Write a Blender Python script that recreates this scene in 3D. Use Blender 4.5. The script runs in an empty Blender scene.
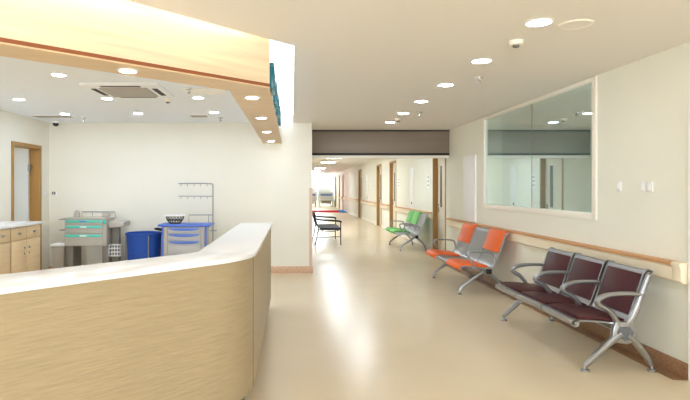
import bpy, bmesh, math, random
from mathutils import Vector, Matrix
random.seed(7)
scene = bpy.context.scene
COL = scene.collection
PI = math.pi

# ------------------------------------------------------------------ materials
def lin(c):
    return tuple(((v/255)/12.92 if v/255 <= .04045 else ((v/255+.055)/1.055)**2.4) for v in c) + (1.0,)

def mat(name, rgb, rough=.5, metal=0.0, spec=.5, emit=0.0, noise=None, bump=None, coat=0.0, alpha=None):
    """noise=(scale_xyz, amount, detail) varies the colour of the material; bump=(scale_xyz, strength)"""
    m = bpy.data.materials.new(name); m.use_nodes = True
    nt = m.node_tree; b = nt.nodes['Principled BSDF']
    base = lin(rgb)
    b.inputs['Base Color'].default_value = base
    b.inputs['Roughness'].default_value = rough
    b.inputs['Metallic'].default_value = metal
    b.inputs['Specular IOR Level'].default_value = spec
    b.inputs['Coat Weight'].default_value = coat
    if emit:
        b.inputs['Emission Color'].default_value = base
        b.inputs['Emission Strength'].default_value = emit
    if noise or bump:
        tc = nt.nodes.new('ShaderNodeTexCoord')
    if noise:
        sc, amt, det = noise
        mp = nt.nodes.new('ShaderNodeMapping'); mp.inputs['Scale'].default_value = sc
        nz = nt.nodes.new('ShaderNodeTexNoise'); nz.inputs['Scale'].default_value = 1.0
        nz.inputs['Detail'].default_value = det
        rp = nt.nodes.new('ShaderNodeValToRGB')
        rp.color_ramp.elements[0].position = .3; rp.color_ramp.elements[1].position = .7
        rp.color_ramp.elements[0].color = tuple(v*(1-amt) for v in base[:3]) + (1,)
        rp.color_ramp.elements[1].color = tuple(min(1, v*(1+amt)) for v in base[:3]) + (1,)
        nt.links.new(tc.outputs['Object'], mp.inputs['Vector'])
        nt.links.new(mp.outputs['Vector'], nz.inputs['Vector'])
        nt.links.new(nz.outputs['Fac'], rp.inputs['Fac'])
        nt.links.new(rp.outputs['Color'], b.inputs['Base Color'])
    if bump:
        sc, st = bump
        mp2 = nt.nodes.new('ShaderNodeMapping'); mp2.inputs['Scale'].default_value = sc
        nz2 = nt.nodes.new('ShaderNodeTexNoise'); nz2.inputs['Scale'].default_value = 1.0
        nz2.inputs['Detail'].default_value = 2.0
        bp = nt.nodes.new('ShaderNodeBump'); bp.inputs['Strength'].default_value = st
        bp.inputs['Distance'].default_value = .01
        nt.links.new(tc.outputs['Object'], mp2.inputs['Vector'])
        nt.links.new(mp2.outputs['Vector'], nz2.inputs['Vector'])
        nt.links.new(nz2.outputs['Fac'], bp.inputs['Height'])
        nt.links.new(bp.outputs['Normal'], b.inputs['Normal'])
    return m

def perforated(name, rgb, pitch=.02, hole=.28):
    m = mat(name, rgb, .32, 1.0)
    nt = m.node_tree; b = nt.nodes['Principled BSDF']; out = nt.nodes['Material Output']
    tc = nt.nodes.new('ShaderNodeTexCoord')
    mp = nt.nodes.new('ShaderNodeMapping'); mp.inputs['Scale'].default_value = (1/pitch,)*3
    fr = nt.nodes.new('ShaderNodeVectorMath'); fr.operation = 'FRACTION'
    sx = nt.nodes.new('ShaderNodeSeparateXYZ')
    nt.links.new(tc.outputs['Object'], mp.inputs['Vector']); nt.links.new(mp.outputs['Vector'], fr.inputs[0])
    nt.links.new(fr.outputs[0], sx.inputs[0])
    def near(sock):
        a = nt.nodes.new('ShaderNodeMath'); a.operation = 'SUBTRACT'; a.inputs[1].default_value = .5
        c = nt.nodes.new('ShaderNodeMath'); c.operation = 'ABSOLUTE'
        nt.links.new(sock, a.inputs[0]); nt.links.new(a.outputs[0], c.inputs[0]); return c.outputs[0]
    def lt(sock):
        a = nt.nodes.new('ShaderNodeMath'); a.operation = 'LESS_THAN'; a.inputs[1].default_value = hole
        nt.links.new(sock, a.inputs[0]); return a.outputs[0]
    # x and z run across the curved sheet (their sum follows it), y along the bench
    sm = nt.nodes.new('ShaderNodeMath'); sm.operation = 'ADD'
    sx0 = nt.nodes.new('ShaderNodeSeparateXYZ'); nt.links.new(mp.outputs['Vector'], sx0.inputs[0])
    nt.links.new(sx0.outputs['X'], sm.inputs[0]); nt.links.new(sx0.outputs['Z'], sm.inputs[1])
    fr2 = nt.nodes.new('ShaderNodeMath'); fr2.operation = 'FRACT'; nt.links.new(sm.outputs[0], fr2.inputs[0])
    mu = nt.nodes.new('ShaderNodeMath'); mu.operation = 'MULTIPLY'
    nt.links.new(lt(near(sx.outputs['Y'])), mu.inputs[0]); nt.links.new(lt(near(fr2.outputs[0])), mu.inputs[1])
    tr = nt.nodes.new('ShaderNodeBsdfTransparent'); mx = nt.nodes.new('ShaderNodeMixShader')
    nt.links.new(mu.outputs[0], mx.inputs[0]); nt.links.new(b.outputs[0], mx.inputs[1]); nt.links.new(tr.outputs[0], mx.inputs[2])
    nt.links.new(mx.outputs[0], out.inputs['Surface'])
    return m

def pane_glass(name, tint, refl):
    m = bpy.data.materials.new(name); m.use_nodes = True
    nt = m.node_tree; nt.nodes.clear()
    out = nt.nodes.new('ShaderNodeOutputMaterial')
    g = nt.nodes.new('ShaderNodeBsdfGlossy'); g.inputs['Roughness'].default_value = 0.0
    g.inputs['Color'].default_value = tint
    t = nt.nodes.new('ShaderNodeBsdfTransparent'); t.inputs['Color'].default_value = tint
    mx = nt.nodes.new('ShaderNodeMixShader'); mx.inputs[0].default_value = refl
    nt.links.new(t.outputs[0], mx.inputs[1]); nt.links.new(g.outputs[0], mx.inputs[2])
    nt.links.new(mx.outputs[0], out.inputs['Surface'])
    return m

M = {}
M['wall']      = mat('cream wall paint', (237, 237, 227), .75, noise=((1.5, 1.5, 1.5), .012, 2))
M['nurse']     = mat('pale station wall paint', (232, 229, 218), .75, noise=((1.5, 1.5, 1.5), .012, 2))
M['ceil']      = mat('ceiling paint', (234, 232, 229), .9)
M['nceil']     = mat('station ceiling paint', (240, 245, 252), .9)
M['white']     = mat('white paint', (244, 245, 247), .5)
M['trimw']     = mat('cream lacquer', (242, 238, 228), .4)
M['floor']     = mat('beige vinyl', (220, 204, 176), .25, spec=.36, noise=((1.3, 1.3, 1.3), .03, 5))
M['stone']     = mat('brown speckled stone', (150, 113, 84), .35, noise=((45, 45, 45), .22, 3))
M['stonep']    = mat('tan speckled stone', (208, 172, 144), .35, noise=((40, 40, 40), .12, 3))
M['maple']     = mat('maple veneer', (236, 214, 182), .45, noise=((1.2, 1.2, 24), .12, 4))
M['soffit']    = mat('maple soffit veneer', (222, 196, 160), .5, noise=((2, 14, 2), .05, 4))
M['strip']     = mat('red brown edge strip', (146, 84, 50), .4)
M['counter']   = mat('oak counter veneer', (168, 151, 121), .42, noise=((5, 5, 60), .06, 3), bump=((7, 7, 60), .6))
M['oak']       = mat('oak door trim', (166, 125, 68), .45, noise=((30, 30, 2), .10, 3))
M['cab']       = mat('beech cabinet', (216, 190, 150), .45, noise=((2, 2, 25), .05, 3))
M['solid']     = mat('white solid surface', (240, 242, 247), .22)
M['kick']      = mat('dark kickplate', (70, 60, 50), .5)
M['rail']      = mat('rail wood', (205, 150, 98), .35, noise=((20, 1, 20), .08, 3))
M['vinyl']     = mat('cream crash rail', (238, 226, 202), .4)
M['beam']      = mat('taupe shutter metal', (134, 120, 107), .45, noise=((.6, 1, 6), .08, 2))
M['dark']      = mat('dark gap', (38, 32, 28), .6)
M['alu']       = mat('cast aluminium', (176, 178, 183), .33, 1.0)
M['chrome']    = mat('chrome tube', (200, 200, 202), .15, 1.0)
M['perf']      = perforated('perforated steel', (160, 163, 169))
M['steel']     = mat('satin steel sheet', (168, 170, 176), .35, 1.0)
M['maroon']    = mat('maroon vinyl', (72, 26, 32), .45, spec=.3, bump=((160, 160, 160), .12))
M['orange']    = mat('orange vinyl', (236, 102, 26), .5)
M['green']     = mat('green vinyl', (84, 176, 68), .5)
M['black']     = mat('black plastic', (26, 26, 28), .45)
M['blackpad']  = mat('dark grey vinyl', (44, 42, 50), .65, spec=.25)
M['hub']       = mat('grey honeycomb plastic', (96, 98, 102), .6, noise=((180, 180, 180), .3, 1))
M['grey']      = mat('warm grey cart body', (182, 176, 168), .45)
M['grey2']     = mat('grey drawer front', (190, 190, 192), .45)
M['greyd']     = mat('dark grey plastic', (118, 112, 104), .5)
M['teal']      = mat('teal plastic', (74, 200, 188), .4)
M['sign']      = mat('teal acrylic', (12, 112, 128), .3)
M['blue']      = mat('cornflower plastic', (82, 118, 214), .4)
M['bluebag']   = mat('blue laundry canvas', (22, 72, 164), .65, bump=((14, 14, 4), .5))
M['bin']       = mat('beige bin plastic', (180, 172, 162), .5)
M['plate']     = mat('white switch plastic', (236, 236, 236), .35)
M['lamp']      = mat('lamp diffuser', (228, 241, 255), .5, emit=30)
M['lampn']     = mat('cool lamp diffuser', (224, 239, 255), .5, emit=84)
M['panel']     = mat('panel lamp diffuser', (236, 245, 255), .5, emit=11)
M['cove']      = mat('strip lamp', (246, 250, 255), .5, emit=5.5)
M['red']       = mat('red mat', (190, 16, 40), .95, spec=.05)
M['matblue']   = mat('blue mat', (40, 130, 190), .95, spec=.05)
M['linen']     = mat('bed linen', (206, 206, 204), .8)
M['bedblue']   = mat('blue bed panel', (110, 136, 190), .5)
M['doorw']     = mat('pale door leaf', (232, 226, 210), .45)
M['doorb']     = mat('bluish white door leaf', (222, 230, 236), .45)
M['pink']      = mat('pinkish door frame', (214, 184, 168), .5)
M['vision']    = mat('dark vision glass', (92, 100, 106), .15)
M['room']      = mat('grey green room paint', (186, 195, 196), .8)
M['glass']     = pane_glass('greenish window glass', (.84, .91, .915, 1), .60)
M['clear']     = pane_glass('clear window glass', (.97, .985, 1, 1), .06)
M['ink']       = mat('grey print', (120, 120, 126), .6)

# ------------------------------------------------------------------ mesh builder
class MB:
    def __init__(self): self.bm = bmesh.new()
    def _bev(self, faces, off, seg, edges=None):
        if off <= 0: return
        es = edges if edges is not None else list({e for f in faces for e in f.edges})
        bmesh.ops.bevel(self.bm, geom=es, offset=off, segments=seg, profile=.5, affect='EDGES', clamp_overlap=True)
    def box(self, x0, x1, y0, y1, z0, z1, bev=0, seg=2, mtx=None):
        if x0 > x1: x0, x1 = x1, x0
        if y0 > y1: y0, y1 = y1, y0
        if z0 > z1: z0, z1 = z1, z0
        P = [(x0,y0,z0),(x1,y0,z0),(x1,y1,z0),(x0,y1,z0),(x0,y0,z1),(x1,y0,z1),(x1,y1,z1),(x0,y1,z1)]
        v = [self.bm.verts.new(mtx @ Vector(p) if mtx else p) for p in P]
        F = [(3,2,1,0),(4,5,6,7),(0,1,5,4),(1,2,6,5),(2,3,7,6),(3,0,4,7)]
        fs = [self.bm.faces.new([v[i] for i in f]) for f in F]
        self._bev(fs, bev, seg); return self
    def prism(self, poly, axis, lo, hi, bev=0, seg=2):
        """poly in the two other axes, in order: axis z -> (x,y), y -> (x,z), x -> (y,z)"""
        def P(a, b, t): return {'z': (a, b, t), 'y': (a, t, b), 'x': (t, a, b)}[axis]
        A = [self.bm.verts.new(P(a, b, lo)) for a, b in poly]
        B = [self.bm.verts.new(P(a, b, hi)) for a, b in poly]
        n = len(poly); fs = []
        fs.append(self.bm.faces.new(A[::-1])); fs.append(self.bm.faces.new(B))
        for i in range(n): fs.append(self.bm.faces.new([A[i], A[(i+1) % n], B[(i+1) % n], B[i]]))
        bmesh.ops.recalc_face_normals(self.bm, faces=fs)
        if bev:
            es = list({e for f in fs[:2] for e in f.edges}); self._bev(fs, bev, seg, es)
        return self
    def lathe(self, prof, c=(0,0,0), n=24, axis='z'):
        cx, cy, cz = c; rings = []
        for r, h in prof:
            ring = []
            for k in range(n):
                a = 2*PI*k/n
                u, w = r*math.cos(a), r*math.sin(a)
                p = {'z': (cx+u, cy+w, cz+h), 'x': (cx+h, cy+u, cz+w), 'y': (cx+w, cy+h, cz+u)}[axis]
                ring.append(self.bm.verts.new(p))
            rings.append(ring)
        fs = []
        for a, b in zip(rings, rings[1:]):
            for k in range(n): fs.append(self.bm.faces.new([a[k], a[(k+1) % n], b[(k+1) % n], b[k]]))
        fs.append(self.bm.faces.new(rings[0][::-1])); fs.append(self.bm.faces.new(rings[-1]))
        bmesh.ops.recalc_face_normals(self.bm, faces=fs)
        return self
    def tube(self, pts, r, n=8, closed=False, flat=None):
        """flat=(a,b): elliptical section, a along the side vector, b along the up vector; r may be a list"""
        P = [Vector(p) for p in pts]; N = len(P)
        T = []
        for i in range(N):
            a = P[(i-1) % N] if (closed or i > 0) else P[i]
            b = P[(i+1) % N] if (closed or i < N-1) else P[i]
            T.append((b-a).normalized())
        up = Vector((0,0,1)) if abs(T[0].z) < .9 else Vector((0,1,0))
        if flat: up = Vector((0,1,0)) if abs(T[0].y) < .9 else Vector((0,0,1))
        s = T[0].cross(up).normalized(); rings = []
        for i in range(N):
            s = (s - T[i]*s.dot(T[i])).normalized(); u = s.cross(T[i]).normalized()
            ri = r[i] if isinstance(r, (list, tuple)) else r
            fa, fb = flat if flat else (1, 1)
            rings.append([self.bm.verts.new(P[i] + s*(ri*fa*math.cos(2*PI*k/n)) + u*(ri*fb*math.sin(2*PI*k/n))) for k in range(n)])
        fs = []
        rr = list(zip(rings, rings[1:])) + ([(rings[-1], rings[0])] if closed else [])
        for a, b in rr:
            for k in range(n): fs.append(self.bm.faces.new([a[k], a[(k+1) % n], b[(k+1) % n], b[k]]))
        if not closed:
            fs.append(self.bm.faces.new(rings[0][::-1])); fs.append(self.bm.faces.new(rings[-1]))
        bmesh.ops.recalc_face_normals(self.bm, faces=fs)
        return self

def smooth_path(pts, n=5, closed=False):
    """Catmull-Rom through the points"""
    P = [Vector(p) for p in pts]; out = []; N = len(P)
    for i in range(N if closed else N-1):
        g = lambda k: P[k % N] if closed else P[max(0, min(N-1, k))]
        p0, p1, p2, p3 = g(i-1), g(i), g(i+1), g(i+2)
        for k in range(n):
            t = k/n
            out.append(.5*((2*p1)+(p2-p0)*t+(2*p0-5*p1+4*p2-p3)*t*t+(3*p1-p0-3*p2+p3)*t**3))
    if not closed: out.append(P[-1])
    return out

def sheet(line, t):
    """2-D centre line -> closed outline of thickness t (t may be a list)"""
    n = len(line); L = []; R = []
    for i in range(n):
        a = line[max(0, i-1)]; b = line[min(n-1, i+1)]
        dx, dy = b[0]-a[0], b[1]-a[1]; l = math.hypot(dx, dy) or 1
        h = (t[i] if isinstance(t, (list, tuple)) else t)/2
        L.append((line[i][0]-dy/l*h, line[i][1]+dx/l*h)); R.append((line[i][0]+dy/l*h, line[i][1]-dx/l*h))
    return L + R[::-1]

def tag(o, label=None, cat=None, group=None, kind=None):
    if label: o['label'] = label
    if cat: o['category'] = cat
    if group: o['group'] = group
    if kind: o['kind'] = kind
    return o

def build(name, mb, m, parent=None, label=None, cat=None, group=None, kind=None, loc=None, ang=35):
    me = bpy.data.meshes.new(name)
    mb.bm.to_mesh(me); mb.bm.free()
    me.materials.append(m if not isinstance(m, str) else M[m])
    me.shade_smooth(); me.set_sharp_from_angle(angle=math.radians(ang))
    o = bpy.data.objects.new(name, me); COL.objects.link(o)
    if parent: o.parent = parent
    if loc: o.location = loc
    return tag(o, label, cat, group, kind)

def empty(name, loc, label, cat, group=None, rz=0):
    o = bpy.data.objects.new(name, None); COL.objects.link(o)
    o.empty_display_size = .1; o.location = loc; o.rotation_euler = (0, 0, rz)
    return tag(o, label, cat, group)

def struct(name, mb, m, parent=None):
    return build(name, mb, m, parent, kind=None if parent else 'structure')

def copy_tree(o, parent=None):
    c = o.copy(); COL.objects.link(c); c.parent = parent
    for ch in [k for k in o.children]: copy_tree(ch, c)
    return c

# ------------------------------------------------------------------ measures (metres; the camera stands at x=0, y=0)
XR = 3.117      # right wall of the lobby
XC = 3.40       # right wall of the corridor
XL = -4.29      # left wall of the nurse station
YB = 9.53       # wall behind the nurse station
XP = .353       # corner of that wall, also the corridor's left wall
YE = 10.7       # end of the lobby's right wall
YF = 46.0       # far end of the corridor
ZC = 2.65       # ceiling
YN = -8.0       # behind the camera

# ------------------------------------------------------------------ shell
struct('floor', MB().box(-7.5, 6.5, YN, YF+.15, -.12, 0), 'floor')
# main ceiling with the cove edge
mb = MB().prism([(XL, YN), (XC+.15, YN), (XC+.15, YE+.05), (.017, YE+.05), (.017, 4.374), (XL, -.075)], 'z', ZC, ZC+.06)
struct('ceiling', mb, 'ceil')
def fas(x): return 3.67 + .93*(x+.83)     # outer face of the bulkhead's slanting run
def fasi(x): return 4.0 + .93*(x+.904)    # its inner face
mb = MB().prism([(XL, fasi(XL)-.1), (-.45, fasi(-.45)-.1), (-.45, YB), (XL, YB)], 'z', ZC, ZC+.06)
struct('ceiling_station', mb, 'nceil')
mb = MB()
mb.prism([(XL, -.075), (.017, 4.374), (.017, YB), (.06, YB), (.06, 4.33), (XL, -.16)], 'z', ZC+.06, 3.0)
struct('trim_1', mb, 'white')                                       # upstand of the light cove
struct('trim_2', MB().prism([(XL, -.2), (.06, 4.3), (.06, YB), (-.18, YB), (-.18, fas(-.18)), (XL, fas(XL))], 'z', 3.0, 3.05), 'white')
struct('ceiling_corridor', MB().box(XP-.15, XC+.3, YE+.05, YF, ZC, ZC+.06), 'ceil')

# back wall of the station
struct('wall_back', MB().box(XL-.15, XP, YB, YB+.15, 0, 3.05), 'nurse')
# left wall with the door opening
DY0, DY1, DZ = 8.31, 9.16, 2.16
mb = MB().box(XL-.15, XL, -1.2, DY0-.03, 0, ZC+.06).box(XL-.15, XL, DY1+.03, YB, 0, ZC+.06).box(XL-.15, XL, DY0-.03, DY1+.03, DZ+.03, ZC+.06)
struct('wall_left', mb, 'nurse')
# side room seen through that door
mb = MB().box(-7.2, -7.05, 6.5, 11, 0, ZC).box(-7.05, XL-.15, 10.85, 11.0, 0, ZC).box(-7.05, XL-.15, 6.5, 6.65, 0, ZC).box(-7.2, XL-.15, 6.5, 11, ZC, ZC+.06)
struct('wall_side_room', mb, 'nurse')
# right wall with the window opening
WY0, WY1, WZ0, WZ1 = 5.59, 8.72, 1.24, 2.60
mb = (MB().box(XR, XC, 4.2, WY0-.03, 0, ZC).box(XR, XC, WY1+.03, YE, 0, ZC)
      .box(XR, XC, WY0-.03, WY1+.03, 0, WZ0-.03).box(XR, XC, WY0-.03, WY1+.03, WZ1+.03, ZC)
      .box(XR, XC, YN, 3.12, 0, ZC).box(XR, XC, 3.12, 4.2, 2.14, ZC))
struct('wall_right', mb, 'wall')
# dim room behind the window
mb = MB().box(6.0, 6.1, 4.6, 9.8, 0, ZC).box(XC, 6.0, 4.6, 4.7, 0, ZC).box(XC, 6.0, 9.7, 9.8, 0, ZC).box(XC, 6.1, 4.6, 9.8, ZC, ZC+.06)
struct('wall_window_room', mb, 'room')

# wall behind the camera, a wide window added for fill light, and the lobby's left wall
mb = (MB().box(-6.0, XC, YN-.15, YN, 0, .5).box(-6.0, XC, YN-.15, YN, 2.5, ZC).box(-6.0, -5.2, YN-.15, YN, .5, 2.5).box(2.7, XC, YN-.15, YN, .5, 2.5))
struct('wall_rear', mb, 'wall')
struct('wall_left_lobby', MB().box(-6.15, -6.0, YN, -1.2, 0, ZC).box(-6.0, XL, -1.35, -1.2, 0, ZC), 'wall')
struct('ceiling_lobby', MB().box(-6.1, XL, YN, -1.2, ZC, ZC+.06), 'ceil')
mb = MB().box(-5.2, 2.7, YN-.1, YN-.04, .5, .56).box(-5.2, 2.7, YN-.1, YN-.04, 2.44, 2.5)
for x in (-5.2, -3.24, -1.28, .68, 2.64): mb.box(x, x+.06, YN-.1, YN-.04, .56, 2.44)
w3r = struct('added_window_3', mb, 'white')
mb = MB()
for x in (-5.14, -3.18, -1.22, .74): mb.box(x, x+1.9, YN-.075, YN-.068, .56, 2.44)
struct('pane', mb, 'clear', w3r)

# corridor walls with recessed doors
def corridor_wall(name, x, sgn, doors, y0, y1, ztop):
    mb = MB(); t = .22*sgn; prev = y0
    for (a, b) in doors:
        mb.box(x, x+t, prev, a, 0, ZC); mb.box(x, x+t, a, b, ztop, ZC); prev = b
    mb.box(x, x+t, prev, y1, 0, ZC)
    return struct(name, mb, 'wall')
RD = [(11.92, 13.02), (17.6, 18.78), (20.5, 21.65), (26.3, 27.6), (35.2, 36.6), (38.2, 39.2), (41.4, 42.6)]
corridor_wall('wall_corridor_right', XC, 1, RD, YE, YF, 2.42)
LD = [(11.75, 12.85), (17.6, 18.78), (23.5, 24.7)]
corridor_wall('wall_corridor_left', XP, -1, LD, YB+.15, YF, 2.42)

dn = [0]
def recess_door(x, sgn, a, b, trim='oak', ztop=2.42):
    """door leaf set back in the wall, its casing, vision strip and lever"""
    dn[0] += 1
    d = .10*sgn
    w = .055
    mb = MB().box(x-.012*sgn, x+d+.04*sgn, a, a+w, 0, ztop).box(x-.012*sgn, x+d+.04*sgn, b-w, b, 0, ztop).box(x-.012*sgn, x+d+.04*sgn, a+w, b-w, ztop-w, ztop)
    root = struct('door_%d' % dn[0], mb, trim)
    struct('door_leaf', MB().box(x+d, x+d+.04*sgn, a+w, b-w, .01, ztop-w), 'doorw', root)
    yv = b-w-.30
    struct('vision_panel', MB().box(x+d-.006*sgn, x+d, yv-.07, yv+.07, 1.05, 2.02, .003), 'vision', root)
    struct('handle', MB().box(x+d-.012*sgn, x+d, b-w-.13, b-w-.07, .92, 1.12, .004)
           .tube([(x+d-.01*sgn, b-w-.10, 1.04), (x+d-.06*sgn, b-w-.10, 1.04), (x+d-.06*sgn, b-w-.22, 1.04)], .011), 'chrome', root)
    return root
for i, (a, b) in enumerate(RD): recess_door(XC, 1, a, b, 'pink' if i == 4 else 'oak')
for (a, b) in LD: recess_door(XP, -1, a, b)

# far end of the corridor with its window
mb = (MB().box(XP, .55, YF, YF+.15, 0, ZC).box(3.05, XC, YF, YF+.15, 0, ZC).box(.55, 3.05, YF, YF+.15, 0, .75).box(.55, 3.05, YF, YF+.15, 2.6, ZC))
struct('wall_far', mb, 'wall')
wf = struct('window_2', MB().box(.55, .61, YF+.02, YF+.1, .75, 2.6).box(2.99, 3.05, YF+.02, YF+.1, .75, 2.6).box(.61, 2.99, YF+.02, YF+.1, .75, .81)
            .box(.61, 2.99, YF+.02, YF+.1, 2.54, 2.6).box(1.77, 1.83, YF+.02, YF+.1, .81, 2.54), 'white')
struct('pane', MB().box(.61, 1.77, YF+.05, YF+.06, .81, 2.54).box(1.83, 2.99, YF+.05, YF+.06, .81, 2.54), 'clear', wf)

# window in the right wall
w = .07
mb = MB()
x0, x1 = XR-.018, XR+.10
mb.box(x0, x1, WY0-w, WY0, WZ0-w, ZC-.005, .004).box(x0, x1, WY1, WY1+w, WZ0-w, ZC-.005, .004)
mb.box(x0, x1, WY0, WY1, WZ0-w, WZ0, .004).box(x0, x1, WY0, WY1, WZ1, ZC-.005, .004)
win = struct('window_1', mb, 'trimw')
struct('pane', MB().box(XR+.012, XR+.02, WY0, 7.045, WZ0, WZ1), 'glass', win)
struct('pane', MB().box(XR+.012, XR+.02, 7.052, WY1, WZ0, WZ1), 'glass', win)
struct('glazing_joint', MB().box(XR+.011, XR+.021, 7.044, 7.053, WZ0, WZ1), 'greyd', win)
struct('edge_strip', MB().box(x0-.002, x0+.017, WY0-w-.01, WY0-w-.001, WZ0-w, ZC-.005), 'trimw', win)

# door nearest the camera in the right wall (its casing closes the picture)
d1 = struct('door_11', MB().box(XR-.035, XR+.15, 4.12, 4.2, 0, 2.14).box(XR-.035, XR+.15, 3.12, 3.2, 0, 2.14).box(XR-.035, XR+.15, 3.2, 4.12, 2.06, 2.14), 'white')
struct('door_leaf', MB().box(XR+.06, XR+.1, 3.2, 4.12, .005, 2.06), 'doorw', d1)

# station door
mb = MB(); c = .06
mb.box(XL-.165, XL+.015, DY0-c, DY0, 0, DZ+c).box(XL-.165, XL+.015, DY1, DY1+c, 0, DZ+c).box(XL-.165, XL+.015, DY0, DY1, DZ, DZ+c)
d2 = struct('door_12', mb, 'oak')
mb = MB().box(XL-.17-.84, XL-.17, DY1-.045, DY1-.005, .01, DZ-.01)
leaf = struct('door_leaf', mb, 'doorb', d2)
struct('vision_panel', MB().box(-5.02, -4.9, DY1-.05, DY1-.045, 1.0, 1.95), 'vision', leaf)
for zz in (.4, 1.78): struct('hinge', MB().box(XL-.17, XL-.13, DY1-.05, DY1-.004, zz, zz+.12), 'steel', d2)

# baseboards and floor border
struct('baseboard_right', MB().box(XR-.015, XR, 4.2, YE, 0, .118, .003), 'stone')
struct('trim_3', MB().box(XR-.14, XR-.015, 4.215, YE, 0, .002), 'stone')
struct('baseboard_back', MB().box(XL, XP+.015, YB-.015, YB, 0, .122, .003), 'stonep')
struct('baseboard_corner', MB().box(XP, XP+.015, YB, YE+.6, 0, .122), 'stonep')
struct('trim_4', MB().box(XP-.05, XP+.006, YB-.006, YB, .122, 1.5).box(XP, XP+.006, YB, YB+.05, .122, 1.5), 'pink')
mb = MB(); prev = YE
for a, b in RD: mb.box(XC-.012, XC, prev, a, 0, .1); prev = b
mb.box(XC-.012, XC, prev, YF, 0, .1)
struct('baseboard_corridor', mb, 'trimw')

# bulkhead over the counter: white core, maple fascia, maple soffit, brown edge strip
ZS = 2.30
core = [(XL, fas(XL)), (-.18, fas(-.18)), (-.18, YB), (-.505, YB), (-.505, fasi(-.505)), (XL, fasi(XL))]
bulk = struct('bulkhead', MB().prism(core, 'z', ZS, 3.0), 'white')
ny = .012
struct('fascia', MB().prism([(XL, fas(XL)-ny), (-.182, fas(-.182)-ny), (-.182, fas(-.182)), (XL, fas(XL))], 'z', ZS, 3.0), 'maple', bulk)
struct('soffit', MB().prism([(XL, fas(XL)-.016), (-.178, fas(-.178)-.016), (-.178, YB-.002), (-.507, YB-.002), (-.507, fasi(-.507)), (XL, fasi(XL))], 'z', ZS-.012, ZS), 'soffit', bulk)
struct('edge_strip', MB().prism([(XL, fas(XL)-.02), (-.176, fas(-.176)-.02), (-.176, fas(-.176)), (XL, fas(XL))], 'z', ZS-.002, ZS+.022), 'strip', bulk)

# teal raised letters on the bulkhead's side
sg = empty('wall_sign', (-.18, 5.8, 2.31), 'teal raised lettering on the white side of the wooden bulkhead, seen nearly edge on', 'sign')
for k in range(4):
    y = -1.45 + k*.76; mb = MB()
    mb.box(.001, .035, y, y+.44, .17, .2, .003).box(.001, .035, y+.02, y+.05, 0, .17, .003).box(.001, .035, y+.37, y+.4, 0, .17, .003)
    mb.box(.001, .035, y+.05, y+.37, .08, .105, .003)
    if k % 2: mb.box(.001, .035, y+.19, y+.22, 0, .08, .003)
    else: mb.box(.001, .035, y+.05, y+.37, 0, .025, .003)
    build('raised_letter', mb, 'sign', sg)

# cove lamps, fixed to the upstand above the ceiling edge
dx, dy = 4.035, 4.168; L = math.hypot(dx, dy); ux, uy = dx/L, dy/L
mb = MB()
for s in range(6):
    a = .3 + s*.93
    px, py = XL+ux*a, -.075+uy*a; qx, qy = px+ux*.85, py+uy*.85
    mb.prism([(px-uy*.002, py+ux*.002), (qx-uy*.002, qy+ux*.002), (qx-uy*.02, qy+ux*.02), (px-uy*.02, py+ux*.02)], 'z', 2.78, 2.82)
build('cove_light', mb, 'cove', label='hidden strip lamp washing the slanting maple bulkhead with white light', cat='light')
mb = MB().box(-.004, .015, 4.5, 9.4, 2.78, 2.82)
build('cove_light', mb, 'cove', label='hidden strip lamp in the narrow white slot running to the back wall', cat='light')

# rolling shutter housing across the corridor opening
sh = empty('shutter_housing', (1.735, YE, 2.18), 'wide taupe metal shutter housing spanning the corridor opening', 'shutter')
xa, xb = XP-1.735, XR-1.735
build('housing', MB().box(xa, xb, 0, .12, 0, .442, .004), 'beam', sh)
build('bottom_bar', MB().box(xa, xb, -.012, .1, -.03, .012, .003), 'dark', sh)
build('top_gap', MB().box(xa, xb, -.006, .1, .444, .469), 'dark', sh)
struct('trim_6', MB().box(XP, XC, YE+.03, YE+.24, 2.10, 2.148), 'trimw')

# ------------------------------------------------------------------ nurse counter
AS = -.11      # where in the bend the panel joint sits
def counter_path(off, r0=.75, part='all', xs=-2.45, yend=6.78):
    xo = -.245; sl = 1.12; x1, y1 = -.49, 3.225
    h = math.hypot(1, sl); d = (1/h, sl/h); n = (-d[1], d[0])
    # centre of the bend
    cx = xo - r0
    px, py = x1 + n[0]*r0, y1 + n[1]*r0
    t = (cx-px)/d[0]; cy = py + d[1]*t
    r = r0 - off
    a0 = math.atan2(-n[1], -n[0]); pts = []
    t0 = (xs-x1)/d[0]
    if part in ('all', 'bend'): pts.append((x1+d[0]*t0+n[0]*off, y1+d[1]*t0+n[1]*off))
    if part in ('all', 'bend'):
        ae = AS if part == 'bend' else 0
        for k in range(13):
            a = a0 + (ae-a0)*k/12; pts.append((cx+r*math.cos(a), cy+r*math.sin(a)))
    if part == 'side':
        for k in range(5):
            a = (AS+.022)*(1-k/4); pts.append((cx+r*math.cos(a), cy+r*math.sin(a)))
    if part == 'seam':
        for a in (AS, AS+.022): pts.append((cx+r*math.cos(a), cy+r*math.sin(a)))
    if part in ('all', 'side'): pts.append((cx+r, yend))
    return pts, cy
def ribbon(mb, o0, o1, z0, z1, bev=0, part='all', yend=6.78):
    a, _ = counter_path(o0, part=part, yend=yend); b, _ = counter_path(o1, part=part, yend=yend)
    return mb.prism(a + b[::-1], 'z', z0, z1, bev)
_, CY = counter_path(0)
nc = empty('reception_counter', (0, 0, 0), 'long bent reception counter with white top and wavy oak veneer front', 'counter')
build('countertop', ribbon(MB(), 0, .40, 1.034, 1.064, .006), 'solid', nc, label='white solid surface top')
build('front_panel', ribbon(MB(), .018, .04, .135, 1.034, part='bend'), 'counter', nc)
build('side_panel', ribbon(MB(), .018, .04, .135, 1.034, part='side', yend=5.936), 'counter', nc)
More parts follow.
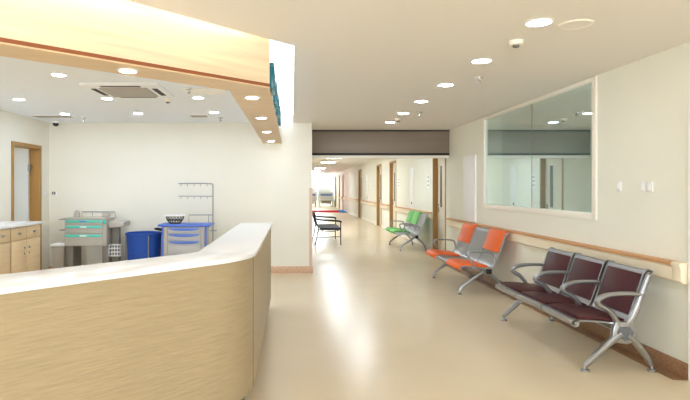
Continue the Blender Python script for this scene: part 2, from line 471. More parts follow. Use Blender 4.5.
build('end_panel', MB().box(-.285, -.263, 5.948, 6.75, .135, 1.034).box(-.285, -.59, 6.73, 6.75, .135, 1.034), 'counter', nc)
build('carcass', ribbon(MB(), .044, .35, .135, 1.034, yend=6.728), 'cab', nc)
build('seam', ribbon(MB(), .0175, .039, .135, 1.034, part='seam'), 'kick', nc)
build('seam', MB().box(-.284, -.2625, 5.937, 5.947, .135, 1.034), 'kick', nc)
build('kickplate', ribbon(MB(), .09, .32, 0, .135, yend=6.7), 'kick', nc)

# ------------------------------------------------------------------ handrails
def handrail(y0, y1, x, label, cap_near=False):
    r = empty('handrail', (x, y0, .75), label, 'handrail', 'crash rails along the right-hand walls')
    L = y1-y0
    build('bumper_board', MB().prism([(0, 0), (-.05, 0), (-.072, .02), (-.072, .115), (-.06, .13), (0, .13)], 'y', .1 if cap_near else 0, L), 'vinyl', r)
    build('wooden_rail', MB().prism([(0, .131), (-.075, .131), (-.088, .138), (-.088, .152), (-.075, .16), (0, .16)], 'y', .1 if cap_near else 0, L), 'rail', r)
    if cap_near:
        build('end_cap', MB().prism([(0, -.004), (-.052, -.004), (-.078, .018), (-.078, .115), (-.09, .136), (-.09, .154), (-.076, .164), (0, .164)], 'y', 0, .1, .004), 'vinyl', r)
    return r
handrail(4.22, YE-.02, XR, 'cream handrail with wooden top on the lobby wall behind the maroon and orange benches', True)
handrail(13.1, 17.5, XC, 'cream corridor handrail behind the green bench')
handrail(18.86, 20.42, XC, 'short cream handrail between the second and third brown corridor door frames')
handrail(21.73, 26.2, XC, 'cream corridor handrail running past the third brown door frame')
handrail(27.7, 35.1, XC, 'longest, far cream handrail of the corridor before the pinkish door')
handrail(36.7, 38.1, XC, 'tiny far handrail just beyond the pinkish door')

# ------------------------------------------------------------------ benches, right-hand side (local: front at x=0, back at x=.68, length along y)
def curve2(pts, n=6):
    return [(p.x, p.z) for p in smooth_path([(a, 0, b) for a, b in pts], n)]

def maroon_bench(loc, label):
    L = 1.76; W = L/3
    r = empty('waiting_bench', loc, label, 'bench')
    seat_l = curve2([(.03, .375), (.012, .39), (.03, .41), (.20, .405), (.40, .385), (.46, .39)], 5)
    back_l = curve2([(.475, .40), (.505, .46), (.575, .66), (.62, .795), (.65, .815), (.672, .80)], 5)
    for k in range(3):
        y0, y1 = .04 + k*(L-.06)/3, .04 + (k+1)*(L-.06)/3 - .018
        s = MB().prism(sheet(seat_l, .014), 'y', y0, y1)
        s.tube([(.034, y0, .388), (.034, y1, .388)], .031, 14)
        so = build('seat', s, 'alu', r)
        pad = curve2([(.06, .428), (.2, .428), (.44, .406)], 6)
        build('seat_pad', MB().prism(sheet(pad, .028), 'y', y0+.012, y1-.012, .008), 'maroon', so, label='maroon vinyl seat pad')
        b = MB().prism(sheet(back_l, .012), 'y', y0+.02, y1-.004)
        for yy in (y0+.02, y1-.016):
            b.prism(sheet(back_l, .034), 'y', yy, yy+.014)
        bo = build('backrest', b, 'alu', r)
        bp = [(.490, .45), (.558, .64), (.610, .785)]
        build('back_pad', MB().prism(sheet(curve2(bp, 5), .028), 'y', y0+.048, y1-.03, .008), 'maroon', bo, label='maroon vinyl back pad')
    # armrests: a loop that leaves the back, runs forward and hooks under to the seat
    for k in range(4):
        y = .03 + k*(L-.06)/3
        arm = [(.575, .628), (.48, .634), (.36, .632), (.265, .617), (.212, .588), (.206, .56), (.235, .535), (.285, .508), (.325, .465), (.355, .42), (.375, .375)]
        p = smooth_path([(a, y, z) for a, z in arm], 4)
        rad = [.017 + .006*min(1, i/len(p)*2) for i in range(len(p))]
        build('armrest', MB().tube(p, rad, 10, flat=(1.0, 1.25)), 'alu', r)
    # leg frames
    for y in (.03, L-.03):
        hub = [(.34, .41), (.48, .41), (.525, .33), (.50, .25), (.44, .225), (.36, .235), (.315, .285), (.32, .34)]
        lg = MB().prism(hub, 'y', y-.025, y+.025, .008)
        fr = smooth_path([(.39, y, .31), (.30, y, .235), (.20, y, .14), (.125, y, .068), (.107, y, .052), (.105, y, .042)], 4)
        lg.tube(fr, [.034-.019*i/len(fr) for i in range(len(fr))], 10, flat=(1, 1.1))
        rr = smooth_path([(.44, y, .30), (.52, y, .23), (.59, y, .14), (.64, y, .068), (.648, y, .052), (.65, y, .042)], 4)
        lg.tube(rr, [.034-.019*i/len(rr) for i in range(len(rr))], 10, flat=(1, 1.1))
        bk = smooth_path([(.44, y, .38), (.50, y, .46), (.57, y, .64), (.625, y, .79)], 4)
        lg.tube(bk, [.030-.012*i/len(bk) for i in range(len(bk))], 10, flat=(1, 1))
        lo = build('leg_frame', lg, 'alu', r)
        sy = -1 if y < 1 else 1
        build('hub_panel', MB().prism([(.375, .37), (.455, .37), (.485, .325), (.465, .27), (.41, .255), (.36, .29), (.35, .33)], 'y', y+.0255*sy, y+.029*sy), 'hub', lo, label='grey honeycomb panel')
        for xx in (.105, .65):
            build('foot', MB().lathe([(.034, 0), (.036, .007), (.030, .016), (.012, .022), (.011, .045)], (xx, y, 0), 16), 'alu', lo)
    build('beam', MB().box(.385, .445, .03, L-.03, .315, .365, .006), 'greyd', r)
    return r
maroon_bench((2.295, 4.39, 0), 'silver three-seat bench with maroon padded seats and backs, nearest the camera')

def mesh_bench(loc, pads, pm, padlabel, label, arms):
    W = .615; L = 3*W
    r = empty('waiting_bench', loc, label, 'bench')
    sl = [(.035, .365), (.012, .382), (.03, .405), (.13, .412), (.30, .392), (.42, .385), (.475, .42), (.53, .53), (.60, .72), (.645, .845), (.665, .868), (.69, .855)]
    line = curve2(sl, 4)
    for k in range(3):
        y0, y1 = k*W+.008, (k+1)*W-.008
        s = MB().prism(sheet(line, .008), 'y', y0+.012, y1-.012)
        so = build('seat', s, 'perf', r)
        for yy in (y0, y1-.012): build('seat_rim', MB().prism(sheet(line, .02), 'y', yy, yy+.012), 'steel', so)
        if k in pads:
            p = curve2([(.018, .37), (-.002, .388), (.03, .424), (.13, .430), (.28, .412), (.40, .402)], 5)
            build('seat_pad', MB().prism(sheet(p, .036), 'y', y0+.015, y1-.015, .006), pm, so, label=padlabel+' seat pad')
            p = curve2([(.545, .60), (.59, .72), (.63, .84), (.655, .884), (.69, .876)], 5)
            build('back_pad', MB().prism(sheet(p, .036), 'y', y0+.015, y1-.015, .006), pm, so, label=padlabel+' back pad')
    for y in arms:
        p = smooth_path([(.24, y, .39), (.18, y, .47), (.130, y, .565), (.145, y, .604), (.22, y, .614), (.38, y, .610), (.46, y, .592), (.49, y, .545), (.50, y, .46)], 4)
        build('armrest', MB().tube(p, .014, 8), 'steel', r)
    for y in (.15, L-.30):
        lg = MB()
        f = smooth_path([(.42, y, .335), (.32, y, .275), (.18, y, .180), (.09, y, .112), (.058, y, .065), (.053, y, .02)], 4)
        lg.tube(f, [.026-.010*i/len(f) for i in range(len(f))], 8)
        b = smooth_path([(.40, y, .335), (.50, y, .27), (.60, y, .17), (.655, y, .06), (.66, y, .02)], 4)
        lg.tube(b, [.026-.010*i/len(b) for i in range(len(b))], 8)
        lo = build('leg_frame', lg, 'steel', r)
        for xx in (.053, .66): build('foot', MB().lathe([(.024, 0), (.026, .01), (.014, .024)], (xx, y, 0), 14), 'greyd', lo)
    bo = build('beam', MB().box(.38, .445, .02, L-.02, .315, .375, .006), 'steel', r)
    for yy in (0, L-.02): build('beam_cap', MB().box(.375, .45, yy, yy+.02, .31, .38, .004), 'black', bo)
    return r
mesh_bench((2.315, 7.47, 0), (0, 2), 'orange', 'orange', 'silver three-seat bench with orange pads on its two outer seats, below the window', (.03, 1.82))
mesh_bench((2.53, 12.72, 0), (1, 2), 'green', 'green', 'silver three-seat bench with green pads in the corridor, beyond the brown shutter housing', (.03, .62, 1.82))

# black bench on the corridor's left
bb = empty('waiting_bench', (.58, 14.2, 0), 'low black padded bench with black armrests on the left of the corridor', 'bench')
for k in range(3):
    so = build('seat', MB().box(.16, .72, .03+k*.56, .57+k*.56, .40, .445, .014, 3), 'blackpad', bb)
build('backrest', MB().prism([(.06, .52), (.10, .50), (.03, .84), (-.005, .84)], 'y', .03, 1.69, .008), 'blackpad', bb)
for y in (.0, 1.72):
    fr = MB().tube([(.70, y, 0), (.70, y, .42), (.70, y, .60)], .014)
    fr.tube([(-.02, y, .86), (.12, y, .42), (.03, y, 0)], .014)
    fr.tube([(.06, y, .20), (.70, y, .22)], .011)
    fr.tube([(.08, y, .40), (.70, y, .40)], .014)
    fo = build('leg_frame', fr, 'black', bb)
    build('armrest', MB().tube(smooth_path([(.03, y, .69), (.2, y, .66), (.45, y, .645), (.66, y, .63), (.72, y, .60)], 4), .026, 10), 'black', bb)
for xx in (.2, .6): build('rail', MB().box(xx, xx+.04, 0, 1.72, .37, .4), 'black', bb)

# ------------------------------------------------------------------ wall fittings
build('wall_panel', MB().box(XR-.03, XR, 9.12, 9.74, .92, 2.06, .005), 'white', label='tall white cabinet panel on the wall left of the big window', cat='panel')
def plate(x, y, z, wy, label, nb, axis='x'):
    r = empty('wall_switch', (x, y, z), label, 'switch')
    if axis == 'x':
        build('plate', MB().box(-.012, 0, -wy/2, wy/2, -.045, .045, .004), 'plate', r)
        for k in range(nb):
            c = -wy/2 + wy*(k+.5)/nb
            build('rocker', MB().box(-.016, -.012, c-.02, c+.02, -.028, .028, .002), 'white', r)
    return r
plate(XR, 5.148, 1.515, .086, 'single white switch plate on the cream wall, just right of the big window', 1)
plate(XR, 4.787, 1.51, .082, 'left one of the paired white switch plates on the cream wall', 1)
plate(XR, 4.70, 1.51, .082, 'right one of the paired white switch plates on the cream wall', 1)
r = empty('wall_socket', (-4.20, YB, 1.41), 'small dark wall socket in the station corner by the door', 'socket')
build('plate', MB().box(-.045, .045, -.012, 0, -.04, .04, .003), 'plate', r)
for xx in (-.03, .006): build('outlet', MB().box(xx, xx+.026, -.016, -.012, -.025, .025), 'greyd', r)
r = empty('wall_socket', (XL, 9.36, 1.40), 'pale socket plate on the left wall beside the oak door frame', 'socket')
build('plate', MB().box(0, .012, -.045, .045, -.035, .035, .003), 'plate', r)
build('outlet', MB().box(.012, .015, -.02, .02, -.015, .015), 'white', r)

def notice(x, y, z, w, h, label, sgn=-1, lines=3):
    r = empty('notice', (x, y, z), label, 'notice')
    build('sheet', MB().box(-.003*sgn, .006*sgn, -w/2, w/2, -h/2, h/2), 'white', r)
    for k in range(lines):
        t = h/2 - h*(k+.7)/(lines+.6)
        build('printed_line', MB().box(.006*sgn, .008*sgn, -w*.3, w*.3, t-.012, t+.012), 'ink', r)
notice(XC, 13.45, 1.66, .20, .36, 'white door notice on the corridor wall, nearest, right of the green bench')
notice(XC, 17.2, 1.66, .3, .36, 'white notice beside the second brown corridor door frame')
notice(XC, 22.6, 1.66, .4, .36, 'small far notice left of the third brown corridor door frame')
notice(XP, 13.2, 1.66, .2, .36, 'white notice on the left corridor wall, seen in the window reflection', 1)
def narrow_panel(x, y, label, sgn=-1, w=.35):
    r = empty('service_panel', (x, y, .93), label, 'panel')
    build('door', MB().box(-.003*sgn, .025*sgn, -w/2, w/2, 0, 1.15, .004), 'white', r)
    build('latch', MB().box(.025*sgn, .04*sgn, -.1, -.06, .12, .18, .003), 'black', r)
narrow_panel(XC, 15.3, 'narrow white service panel on the corridor wall above the green bench')
narrow_panel(XC, 24.3, 'narrow white service panel between the third and fourth brown corridor doors')
narrow_panel(XP, 14.4, 'narrow white service panel on the left corridor wall, seen in the window reflection', 1)

# ------------------------------------------------------------------ ceiling fittings
def lamp_parts(r, m, rad=.082):
    build('trim_ring', MB().lathe([(rad+.014, 0), (rad+.012, -.006), (rad, -.008), (rad, 0)], n=28), 'white', r)
    build('diffuser', MB().lathe([(rad-.001, -.001), (rad-.001, -.006)], n=28), m, r)
ORD = ['nearest', 'second nearest', 'third', 'fourth', 'fifth', 'sixth and farthest']
proto = None
def downlight(x, y, z, label, group, m='lamp', rad=.08):
    global proto
    r = empty('downlight', (x, y, z), label, 'light', group)
    lamp_parts(r, m, rad)
    return r
base = downlight(1.71, 3.74, ZC, 'bright round downlight nearest the camera in the row above the benches, beside the ceiling speaker', 'downlights above the benches')
for k in range(1, 6):
    c = copy_tree(base); c.location = (1.71, 3.74+1.135*k, ZC)
    c['label'] = ['', 'second downlight from the camera in the row above the benches', 'third downlight from the camera in the row above the benches',
                  'fourth downlight from the camera in the row above the benches', 'fifth downlight from the camera in the row above the benches',
                  'farthest downlight of the bench row, just before the taupe shutter housing'][k]
for k, (x, y) in enumerate([(1.71, 2.6), (1.71, 1.46), (1.71, .3), (.3, .3), (-1.2, .3), (.3, -1.5), (1.71, -1.5), (-1.2, -1.5)]):  # unseen downlights added to brighten the lobby
    c = copy_tree(base); c.location = (x, y, ZC); c['label'] = 'added fill downlight in the lobby ceiling behind the picture edge'
    c['group'] = 'unseen lobby downlights'
nb = downlight(-2.363, 5.476, ZC, 'station downlight nearest the camera, left of the ceiling air conditioner', 'station downlights', 'lampn', .064)
for (x, y, lab) in [(-3.53, 6.98, 'leftmost station downlight, near the left wall above the cabinets'),
                    (-2.364, 6.9, 'station downlight just behind the ceiling air conditioner'),
                    (-1.194, 6.86, 'station downlight between the air conditioner and the wooden bulkhead'),
                    (-3.514, 8.36, 'rear station downlight at the left, beside the long ceiling vent'),
                    (-2.36, 8.28, 'middle one of the three rear station downlights'),
                    (-1.18, 8.17, 'rear station downlight at the right, closest to the wooden bulkhead')]:
    c = copy_tree(nb); c.location = (x, y, ZC); c['label'] = lab
for (x, y) in ((-3.53, 5.476), (-1.19, 5.476), (-3.53, 4.06), (-2.36, 4.06), (-3.53, 2.64)):  # unseen downlights added because the station was too dim
    c = copy_tree(nb); c.location = (x, y, ZC); c['label'] = 'added fill downlight of the station ceiling beyond the picture edge or behind the bulkhead'
    c['group'] = 'unseen station downlights'
sb = None
for (x, y, lab) in [(-1.10, 3.62, 'downlight in the slanting run of the wooden bulkhead soffit'),
                    (-.345, 4.68, 'first downlight after the corner in the wooden bulkhead soffit'),
                    (-.345, 6.05, 'second downlight after the corner in the wooden bulkhead soffit'),
                    (-.35, 7.55, 'third downlight after the corner in the wooden bulkhead soffit'),
                    (-.35, 9.05, 'last downlight of the wooden bulkhead soffit, at the back wall')]:
    c = copy_tree(sb) if sb else downlight(x, y, ZS-.012, lab, 'bulkhead downlights', 'lamp', .055)
    sb = sb or c; c.location = (x, y, ZS-.012); c['label'] = lab

def panel_light(x, y, label):
    r = empty('ceiling_panel_light', (x, y, ZC), label, 'light', 'corridor panel lights')
    build('frame', MB().box(-.32, .32, -.62, .62, -.02, 0, .003), 'white', r)
    build('diffuser', MB().box(-.28, .28, -.58, .58, -.024, -.0202), 'panel', r)
    return r
pl = panel_light(1.75, 13.5, 'corridor panel light hidden behind the shutter housing')
for k, y in enumerate([17.5, 20, 23.9, 31, 36, 39.5]):
    c = copy_tree(pl); c.location = (1.6, y, ZC)
    c['label'] = ['corridor ceiling panel light hidden above the shutter opening', 'corridor ceiling panel light hidden just above the shutter opening', 'nearest corridor ceiling panel light in view under the shutter housing', 'second corridor ceiling panel light in view',
                  'third corridor ceiling panel light in view', 'farthest corridor ceiling panel light, before the window'][k]

def detector(x, y, label):
    r = empty('smoke_detector', (x, y, ZC), label, 'smoke detector')
    build('base', MB().lathe([(.055, 0), (.055, -.014), (.05, -.03), (.03, -.034)], n=24), 'trimw', r)
    build('sensor', MB().lathe([(.026, -.034), (.024, -.05), (.01, -.054)], n=16), 'greyd', r)
detector(1.75, 4.22, 'cream smoke detector between the two nearest bench downlights')
detector(1.76, 8.95, 'small smoke detector between the two farthest bench downlights')
detector(-1.61, 7.0, 'smoke detector on the station ceiling behind the air conditioner')
def sprinkler(x, y, label):
    r = empty('ceiling_sprinkler', (x, y, ZC), label, 'sprinkler')
    build('escutcheon', MB().lathe([(.045, .004), (.043, -.006), (.012, -.01)], n=18), 'chrome', r)
    h = MB().tube([(0, 0, -.01), (0, 0, -.055)], .008)
    h.tube([(-.014, 0, -.028), (-.018, 0, -.04), (-.004, 0, -.056)], .003).tube([(.014, 0, -.028), (.018, 0, -.04), (.004, 0, -.056)], .003)
    h.lathe([(.02, -.056), (.02, -.06)], n=14)
    build('head', h, 'chrome', r)
sprinkler(1.945, 5.62, 'ceiling sprinkler near the second bench downlight, to the left of the big window')
sprinkler(1.94, 8.2, 'far ceiling sprinkler near the fifth bench downlight')
sprinkler(-1.19, 6.25, 'station sprinkler nearest the wooden bulkhead corner')
sprinkler(-1.17, 8.85, 'station sprinkler near the back wall, right of the square vent')
sprinkler(-3.41, 8.85, 'station sprinkler near the back wall, at the end of the long vent')
sp = empty('ceiling_speaker', (1.99, 3.79, ZC), 'flat round cream ceiling speaker beside the nearest downlight', 'speaker')
build('rim', MB().lathe([(.115, 0), (.115, -.006), (.10, -.01), (.098, -.004)], n=36), 'trimw', sp)
build('grille', MB().lathe([(.098, -.003), (.098, -.008)], n=36), 'ceil', sp)
# air conditioner
ac = empty('ceiling_air_conditioner', (-1.895, 6.305, ZC), 'square white cassette air conditioner in the station ceiling', 'air conditioner')
build('panel', MB().box(-.43, .43, -.43, .43, -.03, 0, .01, 3), 'white', ac)
g = MB().box(-.27, .27, -.27, .27, -.036, -.031)
go = build('intake_grille', g, 'bin', ac)
s = MB()
for k in range(14):
    y = -.25 + k*.0375; s.box(-.265, .265, y, y+.02, -.046, -.037)
build('slat', s, 'grey', go)
for a in range(4):
    mm = Matrix.Rotation(a*PI/2, 4, 'Z')
    build('air_slot', MB().box(-.22, .22, .315, .375, -.034, -.0305, mtx=mm), 'dark', ac)
def vent(x, y, w, d, label):
    r = empty('ceiling_vent', (x, y, ZC), label, 'vent')
    f = MB().box(-w/2, w/2, -d/2, -d/2+.02, -.01, 0).box(-w/2, w/2, d/2-.02, d/2, -.01, 0).box(-w/2, -w/2+.02, -d/2+.02, d/2-.02, -.01, 0).box(w/2-.02, w/2, -d/2+.02, d/2-.02, -.01, 0)
    build('frame', f, 'white', r)
    build('backing', MB().box(-w/2+.02, w/2-.02, -d/2+.02, d/2-.02, -.002, 0), 'greyd', r)
    s = MB(); n = max(2, int(d/.06))
    for k in range(n):
        yy = -d/2+.02+(d-.04)*(k+.5)/n; s.box(-w/2+.02, w/2-.02, yy-.012, yy+.008, -.009, -.003)
    build('slat', s, 'bin', r)
vent(-3.83, 8.65, .62, .3, 'long ceiling vent in the left rear corner of the station')
vent(-1.48, 8.6, .3, .3, 'small square ceiling vent near the station back wall')
build('access_panel', MB().box(-1.27, -.8, 6.22, 6.62, ZC-.006, ZC, .002), 'trimw', label='flat pale access hatch in the station ceiling beside the bulkhead', cat='hatch')
cm = empty('security_camera', (-4.07, 9.3, ZC), 'black dome security camera in the station ceiling corner', 'camera')
build('mount', MB().lathe([(.06, 0), (.062, -.02), (.055, -.035)], n=24), 'white', cm)
build('dome', MB().lathe([(.052, -.0355), (.05, -.055), (.036, -.078), (.012, -.088)], n=24), 'black', cm)

# ------------------------------------------------------------------ station furniture
# base cabinets along the left wall (fronts face +x)
XF = -3.68
def cabinet(y0, y1, label):
    r = empty('base_cabinet', (XL, y0, 0), label, 'cabinet', 'beech base cabinets')
    W = y1-y0; D = XF-XL
    build('body', MB().box(.002, D-.02, 0, W, .08, .975).box(.05, D-.06, .01, W-.01, 0, .08), 'cab', r)
    n = 2
    for k in range(n):
        a, b = k*W/n+.004, (k+1)*W/n-.004
        d = build('drawer', MB().box(D-.019, D, a, b, .80, .965, .002), 'cab', r)
        c = (a+b)/2
        build('handle', MB().box(D+.001, D+.02, c-.03, c+.03, .872, .902, .006), 'steel', d)
        dd = build('door', MB().box(D-.019, D, a, b, .09, .792, .002), 'cab', r)
        h = b-.06 if k == 0 else a+.06
        build('knob', MB().box(D+.001, D+.02, h-.014, h+.014, .665, .69, .005), 'steel', dd)
        build('lock', MB().lathe([(.012, .001), (.012, .008), (.006, .01)], (D, h, .60), 12, 'x'), 'greyd', dd)
cabinet(7.08, 7.90, 'beech base cabinet with two drawers beside the oak-framed door')
cabinet(6.24, 7.06, 'beech base cabinet cut off by the left picture edge')
build('worktop', MB().box(XL+.002, XF+.02, 6.2, 7.93, .977, 1.015, .004), 'solid', label='white worktop lying on the beech cabinets', cat='worktop')

# waste bin
wb = empty('waste_bin', (-3.94, 9.2, 0), 'beige plastic waste bin with white lid in the station corner', 'bin')
def rbox(mb, w0, d0, w1, d1, z0, z1):
    v = []
    for (w, d, z) in ((w0, d0, z0), (w1, d1, z1)):
        v.append([mb.bm.verts.new(p) for p in ((-w/2, -d/2, z), (w/2, -d/2, z), (w/2, d/2, z), (-w/2, d/2, z))])
    fs = [mb.bm.faces.new(v[0][::-1]), mb.bm.faces.new(v[1])]
    for i in range(4): fs.append(mb.bm.faces.new([v[0][i], v[0][(i+1) % 4], v[1][(i+1) % 4], v[1][i]]))
    mb._bev(fs, .015, 2)
    return mb
build('body', rbox(MB(), .18, .2, .23, .25, 0, .515), 'bin', wb)
build('lid', rbox(MB(), .25, .27, .235, .255, .516, .56), 'white', wb)

def castors(r, pts, m='greyd'):
    for (x, y) in pts:
        w_ = MB().lathe([(.012, -.014), (.045, -.014), (.048, -.008), (.048, .008), (.045, .014), (.012, .014)], (x, y, .048), 18, 'x')
        w_.box(x-.022, x-.016, y-.03, y+.03, .04, .115).box(x+.016, x+.022, y-.03, y+.03, .04, .115).box(x-.022, x+.022, y-.03, y+.03, .11, .12)
        build('castor', w_, m, r)

# grey and teal cart
tc = empty('medical_cart', (-3.385, 9.05, 0), 'warm grey medical cart with teal-edged drawers on open legs', 'cart')
w2 = .345
build('body', MB().box(-w2, w2, -.2, .25, .545, .985, .01).box(w2-.02, w2+.05, -.1, .15, .86, .93), 'grey', tc)
build('worktop', MB().box(-w2-.01, w2+.01, -.225, .26, .986, 1.01, .008), 'grey', tc)
for i, (z0, z1) in enumerate([(.90, .98), (.755, .89), (.56, .745)]):
    d = build('drawer', MB().box(-w2+.02, w2-.06, -.222, -.201, z0, z1, .004), 'grey', tc)
    build('pull_strip', MB().box(-w2+.03, w2-.07, -.236, -.222, z1-.045, z1-.008, .005), 'teal', d, label='teal pull strip')
    build('label_holder', MB().box(-.08, .03, -.24, -.236, z1-.036, z1-.02), 'white' if i else 'blue', d)
build('corner_bumper', MB().box(w2-.055, w2-.005, -.228, -.2, .91, .985, .006), 'teal', tc, label='teal corner piece')
for x in (-w2+.07, w2-.03):
    build('leg', MB().box(x-.055, x+.055, -.16, .2, .13, .544, .006), 'greyd', tc)
build('base_frame', MB().box(-w2-.02, w2+.02, -.2, -.14, .12, .165, .008).box(-w2-.02, w2+.02, .18, .24, .12, .165, .008).box(-.03, .03, -.14, .18, .125, .16), 'grey', tc)
castors(tc, [(-.3, -.17), (.3, -.17), (-.3, .21), (.3, .21)])
rl = MB().tube([(-w2+.12, .24, 1.01), (-w2+.12, .24, 1.09), (w2, .24, 1.09), (w2, .24, 1.01)], .008)
rl.tube([(-.05, .24, 1.01), (-.05, .24, 1.09)], .006).tube([(.15, .24, 1.01), (.15, .24, 1.09)], .006)
build('top_rail', rl, 'steel', tc)
hd = MB().tube([(-w2, -.1, .98), (-w2-.12, -.1, .98), (-w2-.12, .18, .98), (-w2, .18, .98)], .009)
hd.tube([(-w2, -.1, .80), (-w2-.12, -.1, .80), (-w2-.12, .18, .80), (-w2, .18, .80)], .009)
build('side_handle', hd, 'steel', tc)
build('side_shelf', MB().prism([(w2+.03, .845), (w2+.24, .86), (w2+.265, .88), (w2+.265, .94), (w2+.03, .955)], 'y', -.16, .2, .008), 'grey', tc)
build('support_post', MB().box(w2+.03, w2+.15, -.03, .07, .15, .875, .01), 'greyd', tc)
bk = MB()
for z in (.38, .44, .5, .56): bk.tube([(w2+.03, -.16, z), (w2+.21, -.16, z), (w2+.21, -.04, z), (w2+.03, -.04, z)], .005, 6, True)
for k in range(5): bk.tube([(w2+.03+.045*k, -.16, .38), (w2+.03+.045*k, -.16, .56)], .005, 6)
build('wire_basket', bk, 'white', tc)
mb = MB().box(-.04, .04, -.05, .05, 0, .08, .01).box(-.025, .025, -.035, .035, .08, .11, .01)
build('dispenser', mb, 'grey', label='small grey dispenser standing on the left end of the teal cart', cat='dispenser', loc=(-3.62, 9.08, 1.012))
mb = MB().box(-.06, .06, -.05, .05, 0, .07, .012)
build('sharps_box', mb, 'bin', label='small beige box standing on the right end of the teal cart', cat='box', loc=(-3.13, 9.1, 1.012))

# laundry hamper
lh = empty('laundry_hamper', (-2.45, 8.95, 0), 'round blue canvas laundry hamper between the two carts', 'hamper')
pf = [(.24, .12), (.262, .16), (.268, .4), (.282, .74), (.288, .765), (.275, .768), (.265, .70), (.22, .2)]
build('bag', MB().lathe(pf, n=36), 'bluebag', lh)
build('rim', MB().tube([(.292*math.cos(2*PI*k/32), .292*math.sin(2*PI*k/32), .745) for k in range(32)], .012, 8, True), 'bluebag', lh)
st = MB()
for a in (-62, 60, 180):
    c_, s_ = math.cos(math.radians(a)), math.sin(math.radians(a))
    st.tube([(.302*c_, .302*s_, .735), (.302*c_, .302*s_, .09)], .011)
st.tube([(.302*math.cos(2*PI*k/28), .302*math.sin(2*PI*k/28), .10) for k in range(28)], .010, 8, True)
build('frame', st, 'steel', lh)
for a in (-62, 60, 180):
    x, y = .302*math.cos(math.radians(a)), .302*math.sin(math.radians(a))
    build('castor', MB().lathe([(.03, -.012), (.04, -.008), (.04, .008), (.03, .012)], (x, y, .04), 14, 'x').tube([(x, y, .04), (x, y, .1)], .008), 'greyd', lh)

# blue topped cart
bc = empty('medical_cart', (-1.74, 8.92, 0), 'grey medical cart with blue top, blue drawer pulls and a hook rack', 'cart')
w3 = .33
build('body', MB().box(-w3, w3, -.2, .24, .14, .875, .01), 'grey2', bc)
for xa_, xb_ in ((-w3-.03, -w3-.001), (w3+.001, w3+.03)): build('side_column', MB().box(xa_, xb_, -.22, -.17, .14, .875, .008), 'blue', bc, label='blue corner column')
for xa_, xb_ in ((-w3+.001, -w3+.06), (w3-.06, w3-.001)): build('corner_post', MB().box(xa_, xb_, -.225, -.201, .14, .875, .006), 'grey', bc)
build('worktop', MB().box(-w3-.09, w3+.09, -.25, .28, .876, .915, .014, 3), 'blue', bc, label='blue rimmed top')
for i, (z0, z1) in enumerate([(.775, .865), (.66, .77), (.42, .655), (.16, .415)]):
    d = build('drawer', MB().box(-w3+.065, w3-.065, -.224, -.201, z0+.004, z1-.004, .004), 'grey2', bc)
    zz = z1-.035
    arc = [(-.25, zz+.022), (.25, zz+.022), (.23, zz), (.13, zz-.016), (0, zz-.021), (-.13, zz-.016), (-.23, zz)]
    build('pull', MB().prism(arc, 'y', -.245, -.2245, .004), 'blue', d, label='blue curved pull')
build('base', MB().box(-w3-.02, w3+.02, -.23, .26, .10, .139, .01), 'grey', bc)
castors(bc, [(-.28, -.18), (.28, -.18), (-.28, .2), (.28, .2)])
build('push_handle', MB().tube(smooth_path([(-w3-.02, -.1, .80), (-w3-.16, -.1, .83), (-w3-.17, .04, .83), (-w3-.02, .1, .80)], 5), .014), 'black', bc)
rk = MB().tube(smooth_path([(w3+.075, .2, .3), (w3+.075, .2, 1.0), (w3+.075, .2, 1.48), (w3+.07, .2, 1.555), (w3+.0, .2, 1.575), (-.18, .2, 1.575)], 5), .010)
rk.tube([(w3+.075, .2, 1.36), (-.18, .2, 1.36)], .008)
rk.tube([(w3+.075, .2, 1.045), (-.0, .2, 1.045), (-.0, .2, .9)], .008).tube([(w3, .2, 1.045), (w3, .2, .9)], .006)
rk.tube([(w3+.03, .2, .78), (w3+.14, .2, .78)], .008)
ro = build('hook_rack', rk, 'steel', bc)
for z in (1.575, 1.36):
    for k in range(5):
        x = -.13+k*.11
        build('hook', MB().tube([(x, .2, z), (x, .19, z-.04), (x, .165, z-.045), (x, .155, z-.02)], .004, 6), 'steel', ro)
# black basket on the cart
bs = empty('wire_basket', (-1.92, 8.86, .917), 'black wire basket with a white rim standing on the blue topped cart', 'basket')
b_ = MB()
for k in range(16):
    a = 2*PI*k/16; b2 = a + .35
    b_.tube([(.09*math.cos(a), .07*math.sin(a), .006), (.135*math.cos(b2), .10*math.sin(b2), .07), (.145*math.cos(a), .11*math.sin(a), .12)], .006, 6)
for z, rr in ((.006, .09), (.06, .128)):
    b_.tube([(rr*math.cos(2*PI*k/24), rr*.77*math.sin(2*PI*k/24), z) for k in range(24)], .007, 6, True)
b_.lathe([(.088, 0), (.088, .01)], n=20)
build('basket', b_, 'black', bs)
build('tray', MB().box(-.17, .15, -.12, .12, .122, .14, .012), 'white', bs)

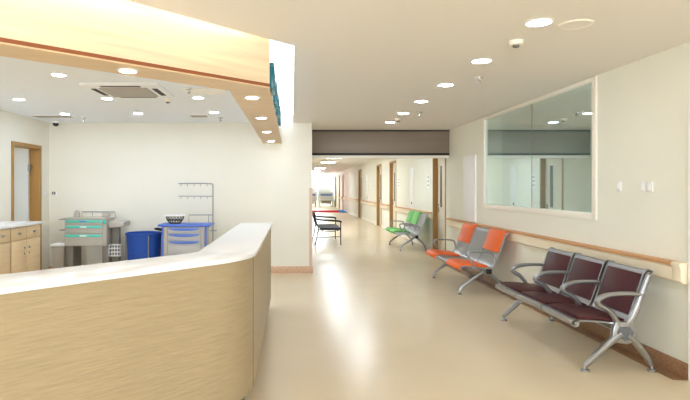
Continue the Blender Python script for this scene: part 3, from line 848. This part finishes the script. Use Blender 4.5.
# ------------------------------------------------------------------ far end of the corridor
def bed(loc, label):
    r = empty('hospital_bed', loc, label, 'bed')
    build('frame', MB().box(-.48, .48, 0, 2.0, .38, .46, .02).box(-.3, .3, .3, 1.7, .2, .38), 'grey', r)
    build('mattress', MB().box(-.45, .45, .05, 1.95, .465, .60, .05, 3), 'linen', r)
    build('pillow', MB().box(-.3, .3, 1.5, 1.88, .602, .72, .05, 3), 'linen', r)
    build('footboard', MB().box(-.5, .5, -.05, -.001, .42, .98, .02, 3), 'linen', r)
    build('footboard_panel', MB().box(-.40, .40, -.058, -.051, .72, .86, .004), 'bedblue', r, label='blue panel')
    build('headboard', MB().box(-.46, .46, 2.001, 2.06, .42, 1.22, .02, 3), 'linen', r)
    for xx in (-.52, .52): build('side_rail', MB().tube([(xx, .5, .4), (xx, .5, .82), (xx, 1.5, .82), (xx, 1.5, .4)], .016), 'greyd', r)
    for x in (-.43, .43):
        for y in (.15, 1.85):
            build('leg', MB().box(x-.03, x+.03, y-.03, y+.03, .14, .38), 'greyd', r)
            build('castor', MB().lathe([(.03, -.025), (.075, -.02), (.075, .02), (.03, .025)], (x, y, .075), 18, 'x').box(x-.03, x+.03, y-.02, y+.02, .13, .145), 'black', r)
    return r
b1 = bed((2.72, 42.8, 0), 'white hospital bed with blue foot panel before the far corridor window')
b2 = bed((1.40, 42.8, 0), 'hospital bed at the far corridor window, mostly hidden by the wall corner')
b1.scale = b2.scale = (1.15, 1.05, 1.22)
build('equipment_monitor', MB().box(-.26, .26, 0, .06, 1.16, 1.56, .02).box(-.04, .04, .01, .05, .1, 1.16).box(-.25, .25, -.1, .2, 0, .1, .02), 'white', loc=(2.75, 45.55, 0),
      label='pale screen on a stand behind the far hospital bed', cat='monitor')
build('floor_mat', MB().box(XP+.02, 3.0, 33.0, 36.0, 0.0005, .012), 'red', label='red mat lying across the corridor floor', cat='mat')
build('floor_mat', MB().box(3.01, 3.36, 32.9, 36.2, 0.0005, .03), 'matblue', label='blue mat at the right end of the red mat', cat='mat')

# ------------------------------------------------------------------ light
def area(name, loc, rot, sx, sy, power, col=(1, 1, 1)):
    l = bpy.data.lights.new(name, 'AREA'); l.shape = 'RECTANGLE'; l.size = sx; l.size_y = sy; l.energy = power; l.color = col
    o = bpy.data.objects.new(name, l); COL.objects.link(o); o.location = loc; o.rotation_euler = rot
    return o
# added fill from behind the camera, and daylight of the far corridor window
area('rear_fill_light', (-1.25, YN-.25, 1.55), (PI/2, 0, 0), 7.6, 2.0, 520, (.88, .95, 1))
area('window_room_fill', (4.4, 5.1, ZC-.04), (0, 0, 0), .8, .4, 75, (.95, 1, .98))  # out-of-sight fill added to brighten the room behind the glass
area('daylight_far_window', (1.8, YF-.1, 1.65), (-PI/2, 0, 0), 2.3, 1.6, 90, (.88, .97, 1))
area('side_room_fill', (-5.6, 8.0, ZC-.05), (0, 0, 0), .6, .6, 10, (.95, .98, 1))  # unseen fill added to light the open door leaf

wd = bpy.data.worlds.new('World'); scene.world = wd; wd.use_nodes = True
bg = wd.node_tree.nodes['Background']; bg.inputs['Color'].default_value = (.93, .96, 1, 1); bg.inputs['Strength'].default_value = 1.0

# ------------------------------------------------------------------ camera
cam = bpy.data.cameras.new('Camera'); co = bpy.data.objects.new('Camera', cam); COL.objects.link(co)
co.location = (0, 0, 1.5); co.rotation_euler = (PI/2, 0, 0)
cam.sensor_fit = 'HORIZONTAL'; cam.sensor_width = 36; cam.lens = 540/690*36
cam.shift_x = (345-292)/690; cam.shift_y = -(200-188)/690
cam.clip_start = .05; cam.clip_end = 200
scene.camera = co
vs = scene.view_settings
vs.view_transform = 'Standard'; vs.look = 'None'; vs.gamma = 1; vs.use_curve_mapping = False; vs.exposure = 0.88
scene.cycles.max_bounces = 20; scene.cycles.diffuse_bounces = 12; scene.cycles.glossy_bounces = 8; scene.cycles.transparent_max_bounces = 16
